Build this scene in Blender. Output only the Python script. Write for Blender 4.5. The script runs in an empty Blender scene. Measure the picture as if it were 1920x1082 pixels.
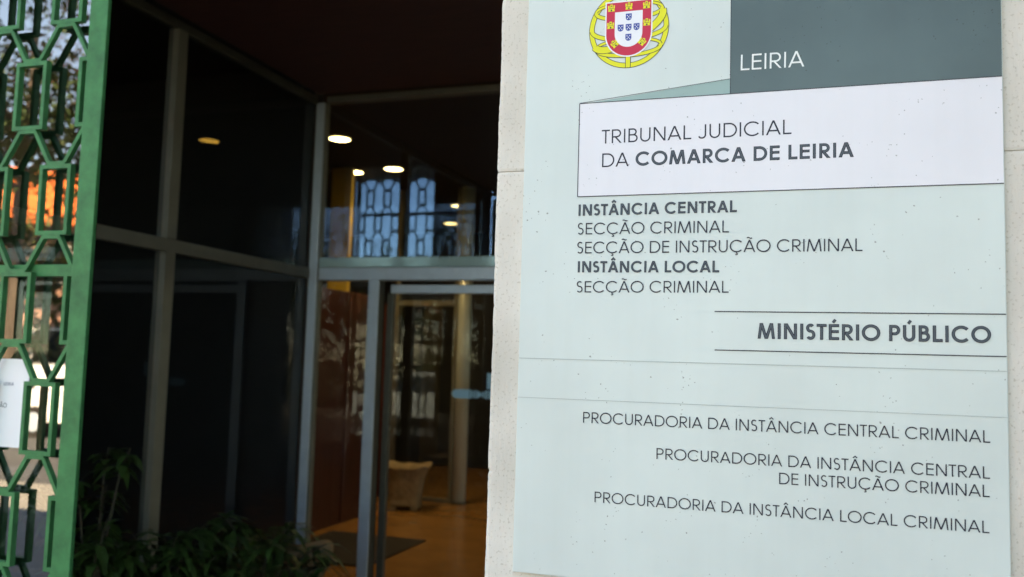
import bpy, bmesh, math, random
from mathutils import Vector, Matrix
random.seed(7)
S = bpy.context.scene
COL = S.collection
R = math.radians
EYE = 1.6                      # eye height; all z below named "Z" are metres above ground

# ------------------------------------------------------------------ camera
cam_d = bpy.data.cameras.new('camera'); cam = bpy.data.objects.new('camera', cam_d); COL.objects.link(cam)
cr, cu, cf = (Vector((0.94846042, 0.31551435, 0.02955558)), Vector((-0.00161593, -0.08844941, 0.99607936)),
              Vector((-0.31689151, 0.9447896, 0.08338091)))
m = Matrix((cr, cu, -cf)).transposed().to_4x4(); m.translation = Vector((0, 0, EYE))
cam.matrix_world = m
cam_d.sensor_width = 36; cam_d.lens = 36 * 1680.7 / 1920
cam_d.clip_start = 0.05; cam_d.clip_end = 900
cam_d.dof.use_dof = True; cam_d.dof.focus_distance = 1.27; cam_d.dof.aperture_fstop = 5.4
S.camera = cam
# ------------------------------------------------------------------ sky, sun, exposure
SUN_EL, SUN_AZ = 52, 18        # sun stands behind the courthouse, so its front is in open shade
w = bpy.data.worlds.new('World'); S.world = w; w.use_nodes = True
nt = w.node_tree; bg = nt.nodes['Background']
sky = nt.nodes.new('ShaderNodeTexSky'); sky.sky_type = 'NISHITA'; sky.sun_disc = False
sky.sun_elevation = R(SUN_EL); sky.sun_rotation = R(SUN_AZ); sky.air_density = 1.0; sky.dust_density = .1; sky.ozone_density = 2.0; sky.altitude = 3000
nt.links.new(sky.outputs[0], bg.inputs[0]); bg.inputs[1].default_value = 0.12
sl = bpy.data.lights.new('sun', 'SUN'); sl.energy = 4.8; sl.angle = R(0.5); sl.color = (1, .95, .87)
so = bpy.data.objects.new('sun', sl); COL.objects.link(so)
sd = Vector((math.sin(R(SUN_AZ)) * math.cos(R(SUN_EL)), math.cos(R(SUN_AZ)) * math.cos(R(SUN_EL)), math.sin(R(SUN_EL))))
so.rotation_euler = (-sd).to_track_quat('-Z', 'Y').to_euler(); so.location = (3, 10, 30)
S.view_settings.view_transform = 'Standard'; S.view_settings.look = 'None'
S.view_settings.exposure = 3.24; S.view_settings.gamma = 1
S.view_settings.use_white_balance = True; S.view_settings.white_balance_temperature = 10700; S.view_settings.white_balance_tint = 10
S.cycles.use_denoising = True
S.cycles.max_bounces = 12; S.cycles.transparent_max_bounces = 24
S.cycles.glossy_bounces = 6; S.cycles.diffuse_bounces = 4
S.cycles.sample_clamp_indirect = 8

# ------------------------------------------------------------------ helpers
def mat(name, col, rough=.6, metal=0.0, var=.0, vscale=6.0, bump=.0, bscale=60., bdist=.004, spec=.5, detail=6, stretch=None, col2=None, coat=0):
    M = bpy.data.materials.new(name); M.use_nodes = True
    n, l = M.node_tree.nodes, M.node_tree.links
    p = n['Principled BSDF']
    p.inputs['Base Color'].default_value = (*col, 1); p.inputs['Roughness'].default_value = rough
    p.inputs['Metallic'].default_value = metal; p.inputs['Specular IOR Level'].default_value = spec
    if coat: p.inputs['Coat Weight'].default_value = coat
    if var or bump:
        tc = n.new('ShaderNodeTexCoord'); src = tc.outputs['Object']
        if stretch:
            mp = n.new('ShaderNodeMapping'); mp.inputs['Scale'].default_value = stretch
            l.new(src, mp.inputs[0]); src = mp.outputs[0]
    if var:
        t = n.new('ShaderNodeTexNoise'); t.inputs['Scale'].default_value = vscale; t.inputs['Detail'].default_value = detail
        t.inputs['Roughness'].default_value = .65
        l.new(src, t.inputs['Vector'])
        r = n.new('ShaderNodeValToRGB'); r.color_ramp.elements[0].position = .3; r.color_ramp.elements[1].position = .72
        lo = col2 if col2 else tuple(c * (1 - var) for c in col)
        r.color_ramp.elements[0].color = (*lo, 1); r.color_ramp.elements[1].color = (*(min(1, c * (1 + var * .5)) for c in col), 1)
        l.new(t.outputs['Fac'], r.inputs[0]); l.new(r.outputs[0], p.inputs['Base Color'])
    if bump:
        t2 = n.new('ShaderNodeTexNoise'); t2.inputs['Scale'].default_value = bscale; t2.inputs['Detail'].default_value = 8
        l.new(src, t2.inputs['Vector'])
        b = n.new('ShaderNodeBump'); b.inputs['Strength'].default_value = bump; b.inputs['Distance'].default_value = bdist
        l.new(t2.outputs['Fac'], b.inputs['Height']); l.new(b.outputs[0], p.inputs['Normal'])
    return M

def glass_mat(name, tint=(.9, .95, .93), ior=1.52, refl=(1, 1, 1)):
    M = bpy.data.materials.new(name); M.use_nodes = True
    n, l = M.node_tree.nodes, M.node_tree.links; n.clear()
    o = n.new('ShaderNodeOutputMaterial'); mx = n.new('ShaderNodeMixShader'); fr = n.new('ShaderNodeFresnel')
    t = n.new('ShaderNodeBsdfTransparent'); g = n.new('ShaderNodeBsdfGlossy')
    fr.inputs['IOR'].default_value = ior; t.inputs[0].default_value = (*tint, 1)
    g.inputs['Roughness'].default_value = 0.0; g.inputs[0].default_value = (*refl, 1)
    geo = n.new('ShaderNodeNewGeometry'); one = n.new('ShaderNodeMath'); one.operation = 'SUBTRACT'; one.inputs[0].default_value = 1
    l.new(geo.outputs['Backfacing'], one.inputs[1])           # reflect at the outer faces of the pane only
    mul = n.new('ShaderNodeMath'); mul.operation = 'MULTIPLY'
    l.new(fr.outputs[0], mul.inputs[0]); l.new(one.outputs[0], mul.inputs[1])
    l.new(mul.outputs[0], mx.inputs[0]); l.new(t.outputs[0], mx.inputs[1]); l.new(g.outputs[0], mx.inputs[2])
    l.new(mx.outputs[0], o.inputs[0])
    return M

def emit(name, col, s):
    M = bpy.data.materials.new(name); M.use_nodes = True
    n, l = M.node_tree.nodes, M.node_tree.links; n.clear()
    o = n.new('ShaderNodeOutputMaterial'); e = n.new('ShaderNodeEmission'); e.inputs[0].default_value = (*col, 1); e.inputs[1].default_value = s
    l.new(e.outputs[0], o.inputs[0]); return M

class MB:
    """collects shapes into one mesh"""
    def __init__(s): s.v = []; s.f = []; s.mi = []
    def add(s, vs, fs, mi=0):
        k = len(s.v); s.v += [tuple(a) for a in vs]; s.f += [tuple(i + k for i in f) for f in fs]; s.mi += [mi] * len(fs)
    def box(s, a, b, mi=0):
        (x0, y0, z0), (x1, y1, z1) = a, b
        s.add([(x0,y0,z0),(x1,y0,z0),(x1,y1,z0),(x0,y1,z0),(x0,y0,z1),(x1,y0,z1),(x1,y1,z1),(x0,y1,z1)],
              [(0,3,2,1),(4,5,6,7),(0,1,5,4),(1,2,6,5),(2,3,7,6),(3,0,4,7)], mi)
    def bar(s, p, q, wd, y0, y1):
        """box bar between two (x,z) points, wd wide, from y0 to y1"""
        dx, dz = q[0]-p[0], q[1]-p[1]; L = math.hypot(dx, dz); nx, nz = -dz/L*wd/2, dx/L*wd/2
        c = [(p[0]+nx,p[1]+nz),(q[0]+nx,q[1]+nz),(q[0]-nx,q[1]-nz),(p[0]-nx,p[1]-nz)]
        s.add([(x,y0,z) for x,z in c]+[(x,y1,z) for x,z in c], [(0,1,2,3),(7,6,5,4),(0,4,5,1),(1,5,6,2),(2,6,7,3),(3,7,4,0)])
    def ring(s, x0, z0, x1, z1, t, y0, y1):
        o = [(x0,z0),(x1,z0),(x1,z1),(x0,z1)]; i = [(x0+t,z0+t),(x1-t,z0+t),(x1-t,z1-t),(x0+t,z1-t)]
        vs = [(x,y,z) for y in (y0,y1) for r in (o,i) for x,z in r]
        fs = []
        for k in range(4):
            j = (k+1) % 4
            fs += [(k,j,4+j,4+k),(8+k,12+k,12+j,8+j),(k,8+k,8+j,j),(4+k,4+j,12+j,12+k)]
        s.add(vs, fs)
    def loft(s, rings, cap0=True, cap1=True, mi=0):
        n = len(rings[0]); vs = [p for r in rings for p in r]; fs = []
        for a in range(len(rings)-1):
            for k in range(n):
                j = (k+1) % n; fs.append((a*n+k, a*n+j, (a+1)*n+j, (a+1)*n+k))
        if cap0: fs.append(tuple(range(n-1,-1,-1)))
        if cap1: fs.append(tuple(range((len(rings)-1)*n, len(rings)*n)))
        s.add(vs, fs, mi)
    def tube(s, pts, rad, n=8, mi=0):
        pts = [Vector(p) for p in pts]; rings = []
        for k, p in enumerate(pts):
            d = (pts[min(k+1,len(pts)-1)] - pts[max(k-1,0)]).normalized()
            a = d.cross(Vector((0,0,1)));  a = a.normalized() if a.length > 1e-4 else Vector((1,0,0))
            b = a.cross(d); r = rad[k] if isinstance(rad, (list, tuple)) else rad
            rings.append([p + (a*math.cos(t*2*math.pi/n) + b*math.sin(t*2*math.pi/n))*r for t in range(n)])
        s.loft(rings, mi=mi)
    def cyl(s, x, y, z0, z1, r0, r1=None, n=28, mi=0):
        r1 = r0 if r1 is None else r1
        s.loft([[(x+r*math.cos(t*2*math.pi/n), y+r*math.sin(t*2*math.pi/n), z) for t in range(n)] for r, z in ((r0,z0),(r1,z1))], mi=mi)
    def poly(s, pts, mi=0): s.add(pts, [tuple(range(len(pts)))], mi)
    def build(s, name, mats, parent=None, smooth=False, fix=True, bevel=0):
        me = bpy.data.meshes.new(name); me.from_pydata(s.v, [], s.f)
        for mm in (mats if isinstance(mats, (list, tuple)) else [mats]): me.materials.append(mm)
        for p, i in zip(me.polygons, s.mi): p.material_index = i; p.use_smooth = smooth
        if fix:
            bm = bmesh.new(); bm.from_mesh(me); bmesh.ops.recalc_face_normals(bm, faces=bm.faces); bm.to_mesh(me); bm.free()
        o = bpy.data.objects.new(name, me); COL.objects.link(o)
        if bevel:
            bv = o.modifiers.new('bevel', 'BEVEL'); bv.width = bevel; bv.segments = 2; bv.limit_method = 'ANGLE'
        if parent: o.parent = parent
        return o

def tag(o, label=None, cat=None, group=None, kind=None):
    if label: o['label'] = label
    if cat: o['category'] = cat
    if group: o['group'] = group
    if kind: o['kind'] = kind
    return o
def empty(name, loc=(0,0,0), rz=0):
    o = bpy.data.objects.new(name, None); COL.objects.link(o); o.location = loc; o.rotation_euler = (0,0,rz); o.empty_display_size = .1
    return o
def copy_tree(o, parent=None):
    c = o.copy(); COL.objects.link(c); c.parent = parent
    for ch in list(o.children): copy_tree(ch, c)
    return c
def boxobj(name, a, b, m, parent=None, bevel=0):
    k = MB(); k.box(a, b); return k.build(name, m, parent, bevel=bevel)

# ------------------------------------------------------------------ materials
M = {}
M['green'] = mat('green_paint', (.026, .185, .064), .5, var=.3, vscale=22, bump=.5, bscale=130, bdist=.0012, col2=(.016, .118, .044), spec=.22)
M['alu'] = mat('satin_aluminium', (.50, .58, .66), .36, .25, var=.10, vscale=9)
M['alu_dark'] = mat('bronze_aluminium', (.10, .095, .075), .42, .5, var=.2, vscale=7)
M['stone'] = None
M['glass'] = glass_mat('window_glass', (.90, .93, .92), 2.9, (.42, .68, 1.0))
M['glass_low'] = glass_mat('door_glass', (.92, .94, .93), 1.72)
M['glass_front'] = glass_mat('facade_glass', (.80, .84, .84), 3.0)
M['glass_side'] = glass_mat('smoked_glass', (.74, .77, .78), 1.36)
M['wood'] = mat('red_brown_wood', (.085, .022, .012), .45, var=.45, vscale=4, stretch=(14, 14, .8))
M['soffit'] = mat('red_brown_soffit', (.10, .030, .024), .6, var=.3, vscale=5, stretch=(1, 12, 1))
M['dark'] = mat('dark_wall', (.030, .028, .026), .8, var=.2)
M['floor'] = mat('lobby_floor', (.35, .17, .06), .22, var=.25, vscale=3, bump=.05, bscale=8)
M['carpet'] = mat('dark_carpet', (.025, .024, .024), .95, var=.3, vscale=40)
M['mat'] = mat('rubber_mat', (.018, .012, .010), .9, var=.3, vscale=90, bump=.4, bscale=200)
M['ceil'] = mat('lobby_ceiling', (.032, .027, .021), .8, var=.15)
M['paver'] = mat('porch_slab', (.16, .15, .14), .7, var=.25, vscale=5)
M['asphalt'] = mat('asphalt', (.055, .055, .058), .9, var=.3, vscale=12, bump=.3)
M['pave'] = mat('pavement_stone', (.19, .18, .165), .85, var=.2, vscale=6)
M['terracotta'] = mat('terracotta', (.42, .22, .14), .75, var=.25, vscale=8, bump=.5, bscale=25, bdist=.01)
M['clay'] = mat('cream_clay', (.34, .24, .135), .7, var=.35, vscale=14, bump=.8, bscale=22, bdist=.02)
M['soil'] = mat('soil', (.03, .02, .014), .95, var=.4, vscale=30, bump=.8)
M['leaf'] = mat('dark_leaf', (.038, .09, .022), .38, var=.5, vscale=9)
M['fern'] = mat('fern_leaf', (.07, .22, .03), .45, var=.4, vscale=8)
M['stem'] = mat('stem', (.06, .05, .03), .8)
M['white'] = mat('white_paper', (.80, .80, .80), .6)
M['ink'] = mat('ink', (.02, .024, .04), .5)
M['ochre'] = mat('ochre_paint', (.70, .46, .07), .6, var=.1)
M['downlight'] = emit('lit_downlight', (1, .87, .55), 9)

# ================================================================== SETTING
def sheet(name, x0, y0, x1, y1, z, m, kind='structure'):
    k = MB(); k.poly([(x0,y0,z),(x1,y0,z),(x1,y1,z),(x0,y1,z)]); o = k.build(name, m, fix=False); o['kind'] = kind; return o
g_m = mat('ground_earth', (.10, .10, .06), .95, var=.35, vscale=.6)
sheet('ground', -420, -420, 420, 420, -0.16, g_m)
k = MB(); k.box((-60, -5.0, -.15), (60, 1.75, 0)); tag(k.build('pavement', M['pave'], bevel=.01), kind='structure')
sheet('road', -200, -12.5, 200, -5.0, -0.15, M['asphalt'])
k = MB(); k.box((-60, -15.5, -.15), (60, -12.5, -.02)); tag(k.build('far_pavement', M['pave'], bevel=.01), kind='structure')
k = MB()
for i in range(-14, 15): k.poly([(i*6.0, -8.82, -.146), (i*6.0+2.5, -8.82, -.146), (i*6.0+2.5, -8.70, -.146), (i*6.0, -8.70, -.146)])
tag(k.build('road_marking', mat('road_paint', (.75,.75,.72), .7), fix=False), kind='structure')
k = MB(); k.box((-3.10, 1.95, -.15), (.70, 5.15, 0)); tag(k.build('porch_floor', M['paver']), kind='structure')
k = MB(); k.box((-9, 5.15, -.15), (4, 13, 0)); tag(k.build('lobby_floor', M['floor']), kind='structure')
k = MB(); k.box((-9, 1.95, -.15), (-3.10, 5.15, -.001)); tag(k.build('office_floor', M['carpet']), kind='structure')
CE = 3.355                                                     # porch soffit height
k = MB(); k.box((-3.12, 1.30, CE), (.9, 5.14, CE+.3)); tag(k.build('porch_ceiling', M['soffit']), kind='structure')
CL = EYE + 2.02
k = MB(); k.box((-9, 5.26, CL), (4, 13, CL+.2)); k.box((-9, 2.1, CL), (-3.24, 5.26, CL+.2)); tag(k.build('lobby_ceiling', M['ceil']), kind='structure')

# courthouse: the mass over and round the porch
bld = empty('courthouse_building', (0, 1.3, 0))
tag(bld, 'dark stone courthouse block rising over the recessed glass entrance', 'building')
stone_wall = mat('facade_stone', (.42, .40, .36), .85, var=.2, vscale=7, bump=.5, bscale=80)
def bpart(name, a, b, m):
    return boxobj(name, (a[0], a[1]-1.3, a[2]), (b[0], b[1]-1.3, b[2]), m, bld)
bpart('upper_wall', (-16, 1.3, CE+.3), (16, 14, 6.6), stone_wall)
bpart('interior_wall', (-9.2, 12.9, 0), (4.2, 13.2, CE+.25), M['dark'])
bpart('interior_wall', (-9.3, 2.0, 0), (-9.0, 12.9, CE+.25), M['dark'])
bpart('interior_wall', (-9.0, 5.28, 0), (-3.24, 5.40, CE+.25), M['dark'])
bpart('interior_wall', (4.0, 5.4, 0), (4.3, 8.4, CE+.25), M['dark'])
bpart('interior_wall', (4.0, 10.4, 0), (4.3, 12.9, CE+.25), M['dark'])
bpart('light_blocker', (1.0, -1.1, 0), (6, 1.89, 6.5), stone_wall)  # unseen block, added to cut light from the right across the sign
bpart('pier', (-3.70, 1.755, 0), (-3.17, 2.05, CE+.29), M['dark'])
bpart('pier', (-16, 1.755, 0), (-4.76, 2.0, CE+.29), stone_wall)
bpart('interior_wall', (-9, 2.003, 0), (-4.757, 2.03, CE+.25), M['dark'])  # thin lining added to darken the pier's inner face in reflections
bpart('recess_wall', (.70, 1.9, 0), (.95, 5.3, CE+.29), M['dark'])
bpart('street_wall', (.96, 1.9, 0), (16, 2.2, CE+.29), stone_wall)
bpart('fascia', (-3.16, 1.80, CE-.04), (-1.0, 1.86, CE-.001), M['alu_dark'])

# ================================================================== STONE PILLAR
sm = bpy.data.materials.new('tooled_limestone'); sm.use_nodes = True
n, l = sm.node_tree.nodes, sm.node_tree.links; p = n['Principled BSDF']; p.inputs['Roughness'].default_value = .9; p.inputs['Specular IOR Level'].default_value = .2
tc = n.new('ShaderNodeTexCoord')
t1 = n.new('ShaderNodeTexNoise'); t1.inputs['Scale'].default_value = 4.5; t1.inputs['Detail'].default_value = 8; l.new(tc.outputs['Object'], t1.inputs['Vector'])
r1 = n.new('ShaderNodeValToRGB'); r1.color_ramp.elements[0].position = .3; r1.color_ramp.elements[1].position = .7
r1.color_ramp.elements[0].color = (.56, .515, .445, 1); r1.color_ramp.elements[1].color = (.77, .72, .645, 1); l.new(t1.outputs['Fac'], r1.inputs[0])
t2 = n.new('ShaderNodeTexNoise'); t2.inputs['Scale'].default_value = 240; t2.inputs['Detail'].default_value = 3; l.new(tc.outputs['Object'], t2.inputs['Vector'])
r2 = n.new('ShaderNodeValToRGB'); r2.color_ramp.elements[0].position = .26; r2.color_ramp.elements[1].position = .42
r2.color_ramp.elements[0].color = (.68, .64, .58, 1); r2.color_ramp.elements[1].color = (1, 1, 1, 1); l.new(t2.outputs['Fac'], r2.inputs[0])
mx = n.new('ShaderNodeMix'); mx.data_type = 'RGBA'; mx.blend_type = 'MULTIPLY'; mx.inputs['Factor'].default_value = 1
l.new(r1.outputs[0], mx.inputs['A']); l.new(r2.outputs[0], mx.inputs['B']); l.new(mx.outputs['Result'], p.inputs['Base Color'])
mp = n.new('ShaderNodeMapping'); mp.inputs['Rotation'].default_value = (0, R(38), 0); mp.inputs['Scale'].default_value = (1, 1, .22); l.new(tc.outputs['Object'], mp.inputs[0])
t3 = n.new('ShaderNodeTexNoise'); t3.inputs['Scale'].default_value = 260; t3.inputs['Detail'].default_value = 5; l.new(mp.outputs[0], t3.inputs['Vector'])
b = n.new('ShaderNodeBump'); b.inputs['Strength'].default_value = .6; b.inputs['Distance'].default_value = .0016
l.new(t3.outputs['Fac'], b.inputs['Height']); l.new(b.outputs[0], p.inputs['Normal'])
M['stone'] = sm
pil = empty('stone_pillar', (.13, 1.45, 0))
tag(pil, 'pale rough tooled limestone pillar carrying the court sign', 'pillar')
from mathutils import noise
def stone_block(z0, z1):
    """a block whose left arris is chipped: fine rows in z, a few columns in x"""
    x0, x1, y0, y1 = -.432-.13, .70-.13, 1.2-1.45, 1.88-1.45
    nz = int((z1-z0)/.004); k = MB(); rings = []
    for i in range(nz+1):
        z = z0 + (z1-z0)*i/nz
        e = min(i, nz-i); ch = .0012 if e == 0 else 0
        n1 = noise.noise((z*38, 1.7, .3)); n2 = noise.noise((z*150, 5.1, .9)); n3 = noise.noise((z*9, 3.3, 2))
        dx = .0008*n1 + .0006*n2 + .0012*n3; chip = max(0, n1*n2-.12)*.016
        c = .0035 + .0015*abs(n2) + chip
        rings.append([(x0+dx+ch, y0+c+.004, z), (x0+dx+c*.45+ch, y0+c*.4, z), (x0+c+.003, y0+.0004*n2+ch, z), (x0+.022, y0+ch, z), (x1, y0+ch, z), (x1, y1, z), (x0+dx, y1, z)])
    k.loft(rings)
    return k.build('stone_block', M['stone'], pil, fix=True)
ZJ = EYE + .2745
stone_block(0, .62); stone_block(.623, ZJ-.0006); stone_block(ZJ+.0006, 3.30)
k = MB(); k.box((-.425-.13, -.2465, .05), (.69-.13, .42, 3.29)); k.build('mortar_joint', mat('mortar', (.56,.52,.46), .95, var=.2, vscale=30), pil)

# ================================================================== COURT SIGN
SX, SY = -.0835, 1.2                    # sign centre on the pillar face
SC = .0075                              # plate thickness
FY = -SC                                # front face of the plate, local y
sign = empty('court_sign', (SX, SY-.0002, EYE + .15))
tag(sign, 'pale mint court notice plate lettered in Portuguese, fixed to the stone pillar', 'sign')
SZ = EYE + .15
def L(x, z): return (x - SX, z + EYE - SZ)        # wall metres relative to eye -> sign local

def sign_mat(name, col, rough=.35, speck=1.0, var=.04, dirt=(.10, .10, .08)):
    Mx = bpy.data.materials.new(name); Mx.use_nodes = True
    n, l = Mx.node_tree.nodes, Mx.node_tree.links; p = n['Principled BSDF']; p.inputs['Roughness'].default_value = rough
    p.inputs['Specular IOR Level'].default_value = .35
    tc = n.new('ShaderNodeTexCoord')
    a = n.new('ShaderNodeTexNoise'); a.inputs['Scale'].default_value = 5; a.inputs['Detail'].default_value = 5; l.new(tc.outputs['Object'], a.inputs['Vector'])
    ra = n.new('ShaderNodeValToRGB'); ra.color_ramp.elements[0].position = .3; ra.color_ramp.elements[1].position = .7
    ra.color_ramp.elements[0].color = (*(c*(1-var) for c in col), 1); ra.color_ramp.elements[1].color = (*(c*(1+var*.6) for c in col), 1)
    l.new(a.outputs['Fac'], ra.inputs[0])
    sm_ = n.new('ShaderNodeMapping'); sm_.inputs['Scale'].default_value = (60, 1, 2.6); l.new(tc.outputs['Object'], sm_.inputs[0])
    sn = n.new('ShaderNodeTexNoise'); sn.inputs['Scale'].default_value = 1; sn.inputs['Detail'].default_value = 6; l.new(sm_.outputs[0], sn.inputs['Vector'])
    sr = n.new('ShaderNodeValToRGB'); sr.color_ramp.elements[0].position = .28; sr.color_ramp.elements[1].position = .55
    sr.color_ramp.elements[0].color = (.985, .985, .98, 1); sr.color_ramp.elements[1].color = (1, 1, 1, 1); l.new(sn.outputs['Fac'], sr.inputs[0])
    sx = n.new('ShaderNodeMix'); sx.data_type = 'RGBA'; sx.blend_type = 'MULTIPLY'; sx.inputs['Factor'].default_value = 1
    l.new(ra.outputs[0], sx.inputs['A']); l.new(sr.outputs[0], sx.inputs['B'])
    # fly specks: tiny voronoi dots, only where a clumping noise lets them appear
    wv = n.new('ShaderNodeTexNoise'); wv.inputs['Scale'].default_value = 400; l.new(tc.outputs['Object'], wv.inputs['Vector'])
    wm = n.new('ShaderNodeMixRGB'); wm.blend_type = 'ADD'; wm.inputs[0].default_value = .0035
    l.new(tc.outputs['Object'], wm.inputs[1]); l.new(wv.outputs['Color'], wm.inputs[2])
    out = None
    for sc, th, cl in ((70, .085, .60), (150, .11, .575), (38, .045, .55)):
        v = n.new('ShaderNodeTexVoronoi'); v.inputs['Scale'].default_value = sc; l.new(wm.outputs[0], v.inputs['Vector'])
        lt = n.new('ShaderNodeMath'); lt.operation = 'LESS_THAN'; lt.inputs[1].default_value = th; l.new(v.outputs['Distance'], lt.inputs[0])
        c = n.new('ShaderNodeTexNoise'); c.inputs['Scale'].default_value = sc*.13; c.inputs['Detail'].default_value = 3; l.new(tc.outputs['Object'], c.inputs['Vector'])
        gt = n.new('ShaderNodeMath'); gt.operation = 'GREATER_THAN'; gt.inputs[1].default_value = cl; l.new(c.outputs['Fac'], gt.inputs[0])
        mu = n.new('ShaderNodeMath'); mu.operation = 'MULTIPLY'; l.new(lt.outputs[0], mu.inputs[0]); l.new(gt.outputs[0], mu.inputs[1])
        if out is None: out = mu
        else:
            ad = n.new('ShaderNodeMath'); ad.operation = 'MAXIMUM'; l.new(out.outputs[0], ad.inputs[0]); l.new(mu.outputs[0], ad.inputs[1]); out = ad
    sc_ = n.new('ShaderNodeMath'); sc_.operation = 'MULTIPLY'; sc_.inputs[1].default_value = .62*speck; l.new(out.outputs[0], sc_.inputs[0])
    m2 = n.new('ShaderNodeMix'); m2.data_type = 'RGBA'; l.new(sc_.outputs[0], m2.inputs['Factor'])
    l.new(sx.outputs['Result'], m2.inputs['A']); m2.inputs['B'].default_value = (*dirt, 1); l.new(m2.outputs['Result'], p.inputs['Base Color'])
    return Mx
M['mint'] = sign_mat('mint_plate', (.60, .665, .630), var=.07)
M['s_white'] = sign_mat('white_field', (.74, .725, .75))
M['s_grey'] = sign_mat('slate_field', (.076, .121, .118), .3, 1.0, .22, (.022, .026, .028))
M['s_sage'] = sign_mat('sage_fold', (.27, .40, .37), .35, .4)
def flat(name, col, rough=.45): return mat(name, col, rough, spec=.3)
M['s_ink'] = flat('navy_ink', (.012, .014, .030)); M['s_slate'] = flat('slate_ink', (.060, .080, .095))
M['s_hair'] = flat('hairline_grey', (.38, .43, .42)); M['s_cream'] = flat('cream_ink', (.78, .80, .77))
M['e_y'] = flat('emblem_yellow', (.74, .70, .03)); M['e_o'] = flat('emblem_outline', (.05, .05, .03)); M['e_r'] = flat('emblem_red', (.60, .018, .055))
M['e_w'] = flat('emblem_white', (.78, .78, .80)); M['e_b'] = flat('emblem_blue', (.022, .06, .30))

# plate: rounded-corner slab
XL, XR, ZB, ZT = -.3875, .2200, -.2835, .62
k = MB(); a, b_ = L(XL, ZB), L(XR, ZT); k.box((a[0], FY, a[1]), (b_[0], 0, b_[1])); k.build('plate', M['mint'], sign, bevel=.0012)
LAY = [0]
def flatpoly(name, pts, m, lift, parent=None):
    k = MB(); k.poly([(x, FY-lift, z) for x, z in (L(*q) for q in pts)])
    o = k.build(name, m, parent or sign, fix=False)
    if o.data.polygons[0].normal.y > 0: o.data.flip_normals()
    return o
def strip(k, pts, wd, y, closed=False, lift=0, mi=0):
    """flat mitred ribbon in the local xz plane"""
    P = [Vector((q[0], q[1])) for q in pts]; n = len(P); Lf, Rt = [], []
    for i in range(n):
        if closed: a, c = P[i-1], P[(i+1) % n]
        else: a, c = P[max(i-1,0)], P[min(i+1,n-1)]
        d0 = (P[i]-a); d1 = (c-P[i])
        if d0.length < 1e-9: d0 = d1
        if d1.length < 1e-9: d1 = d0
        d0 = d0.normalized(); d1 = d1.normalized()
        n0 = Vector((-d0.y, d0.x)); n1 = Vector((-d1.y, d1.x)); mt = n0 + n1
        if mt.length < 1e-6: mt = n0.copy()
        mt.normalize(); s = wd/2/max(.35, mt.dot(n0))
        Lf.append(P[i]+mt*s); Rt.append(P[i]-mt*s)
    vs = [(q.x, y-lift, q.y) for q in Lf] + [(q.x, y-lift, q.y) for q in Rt]
    fs = [(i, (i+1) % n, n+(i+1) % n, n+i) for i in range(n if closed else n-1)]
    k.add(vs, fs, mi)

# ---- fields (positions measured on the plate, metres from the eye axis)
def at(x, y, Y=1.2):                     # pixel of the 1920x1082 picture -> point on the plane y=Y
    d = cr*((x-960)/1680.7) - cu*((y-541)/1680.7) + cf
    d = d*(Y/d.y); return (d.x, d.z)
YS = 1.2 - SC
def pt(x, y): return at(x, y, YS)
xr, xl = XR-.0012, XL+.0012
wTL, wBL = pt(1086, 195), pt(1084.5, 369)
wTR, wBR = pt(1879, 143), pt(1886, 344)
wx = (wTL[0]+wBL[0])/2; wt = (wTL[1]+wTR[1])/2; wb = (wBL[1]+wBR[1])/2
dx = pt(1370, 90)[0]
flatpoly('slate_field', [(dx, wt), (xr, wt), (xr, ZT-.0012), (dx, ZT-.0012)], M['s_grey'], .0003)
f2 = pt(1371, 148)[1]
flatpoly('sage_fold', [(wx+.012, wt), (dx, wt), (dx, f2)], M['s_sage'], .0003)
flatpoly('white_field', [(wx, wb), (xr, wb), (xr, wt), (wx, wt)], M['s_white'], .0006)
k = MB()
strip(k, [L(wx, wb), L(wx, wt)], .0011, FY, lift=.0009); strip(k, [L(wx, wb), L(xr, wb)], .0011, FY, lift=.00095)
strip(k, [L(wx, wt), L(xr, wt)], .0010, FY, lift=.00095); strip(k, [L(dx, wt+.0006), L(dx, ZT-.002)], .0007, FY, lift=.0009)
strip(k, [L(wx+.0, wt+.0005), L(dx, f2)], .0006, FY, lift=.0009)
k.build('field_outline', M['s_ink'], sign, fix=False)
for (x, y1, y2, wd, m_) in ((1340, 584.5, 589, .0013, 's_ink'), (1340, 657, 668, .0013, 's_ink'), (None, 671, 697, .0009, 's_hair'), (None, 744, 784, .0007, 's_hair')):
    x0 = xl if x is None else pt(x, y1)[0]; z = (pt(x or 977, y1)[1] + pt(1890, y2)[1])/2
    k = MB(); strip(k, [L(x0, z), L(xr, z)], wd, FY, lift=.0009); k.build('rule', M[m_], sign, fix=False)

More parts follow.
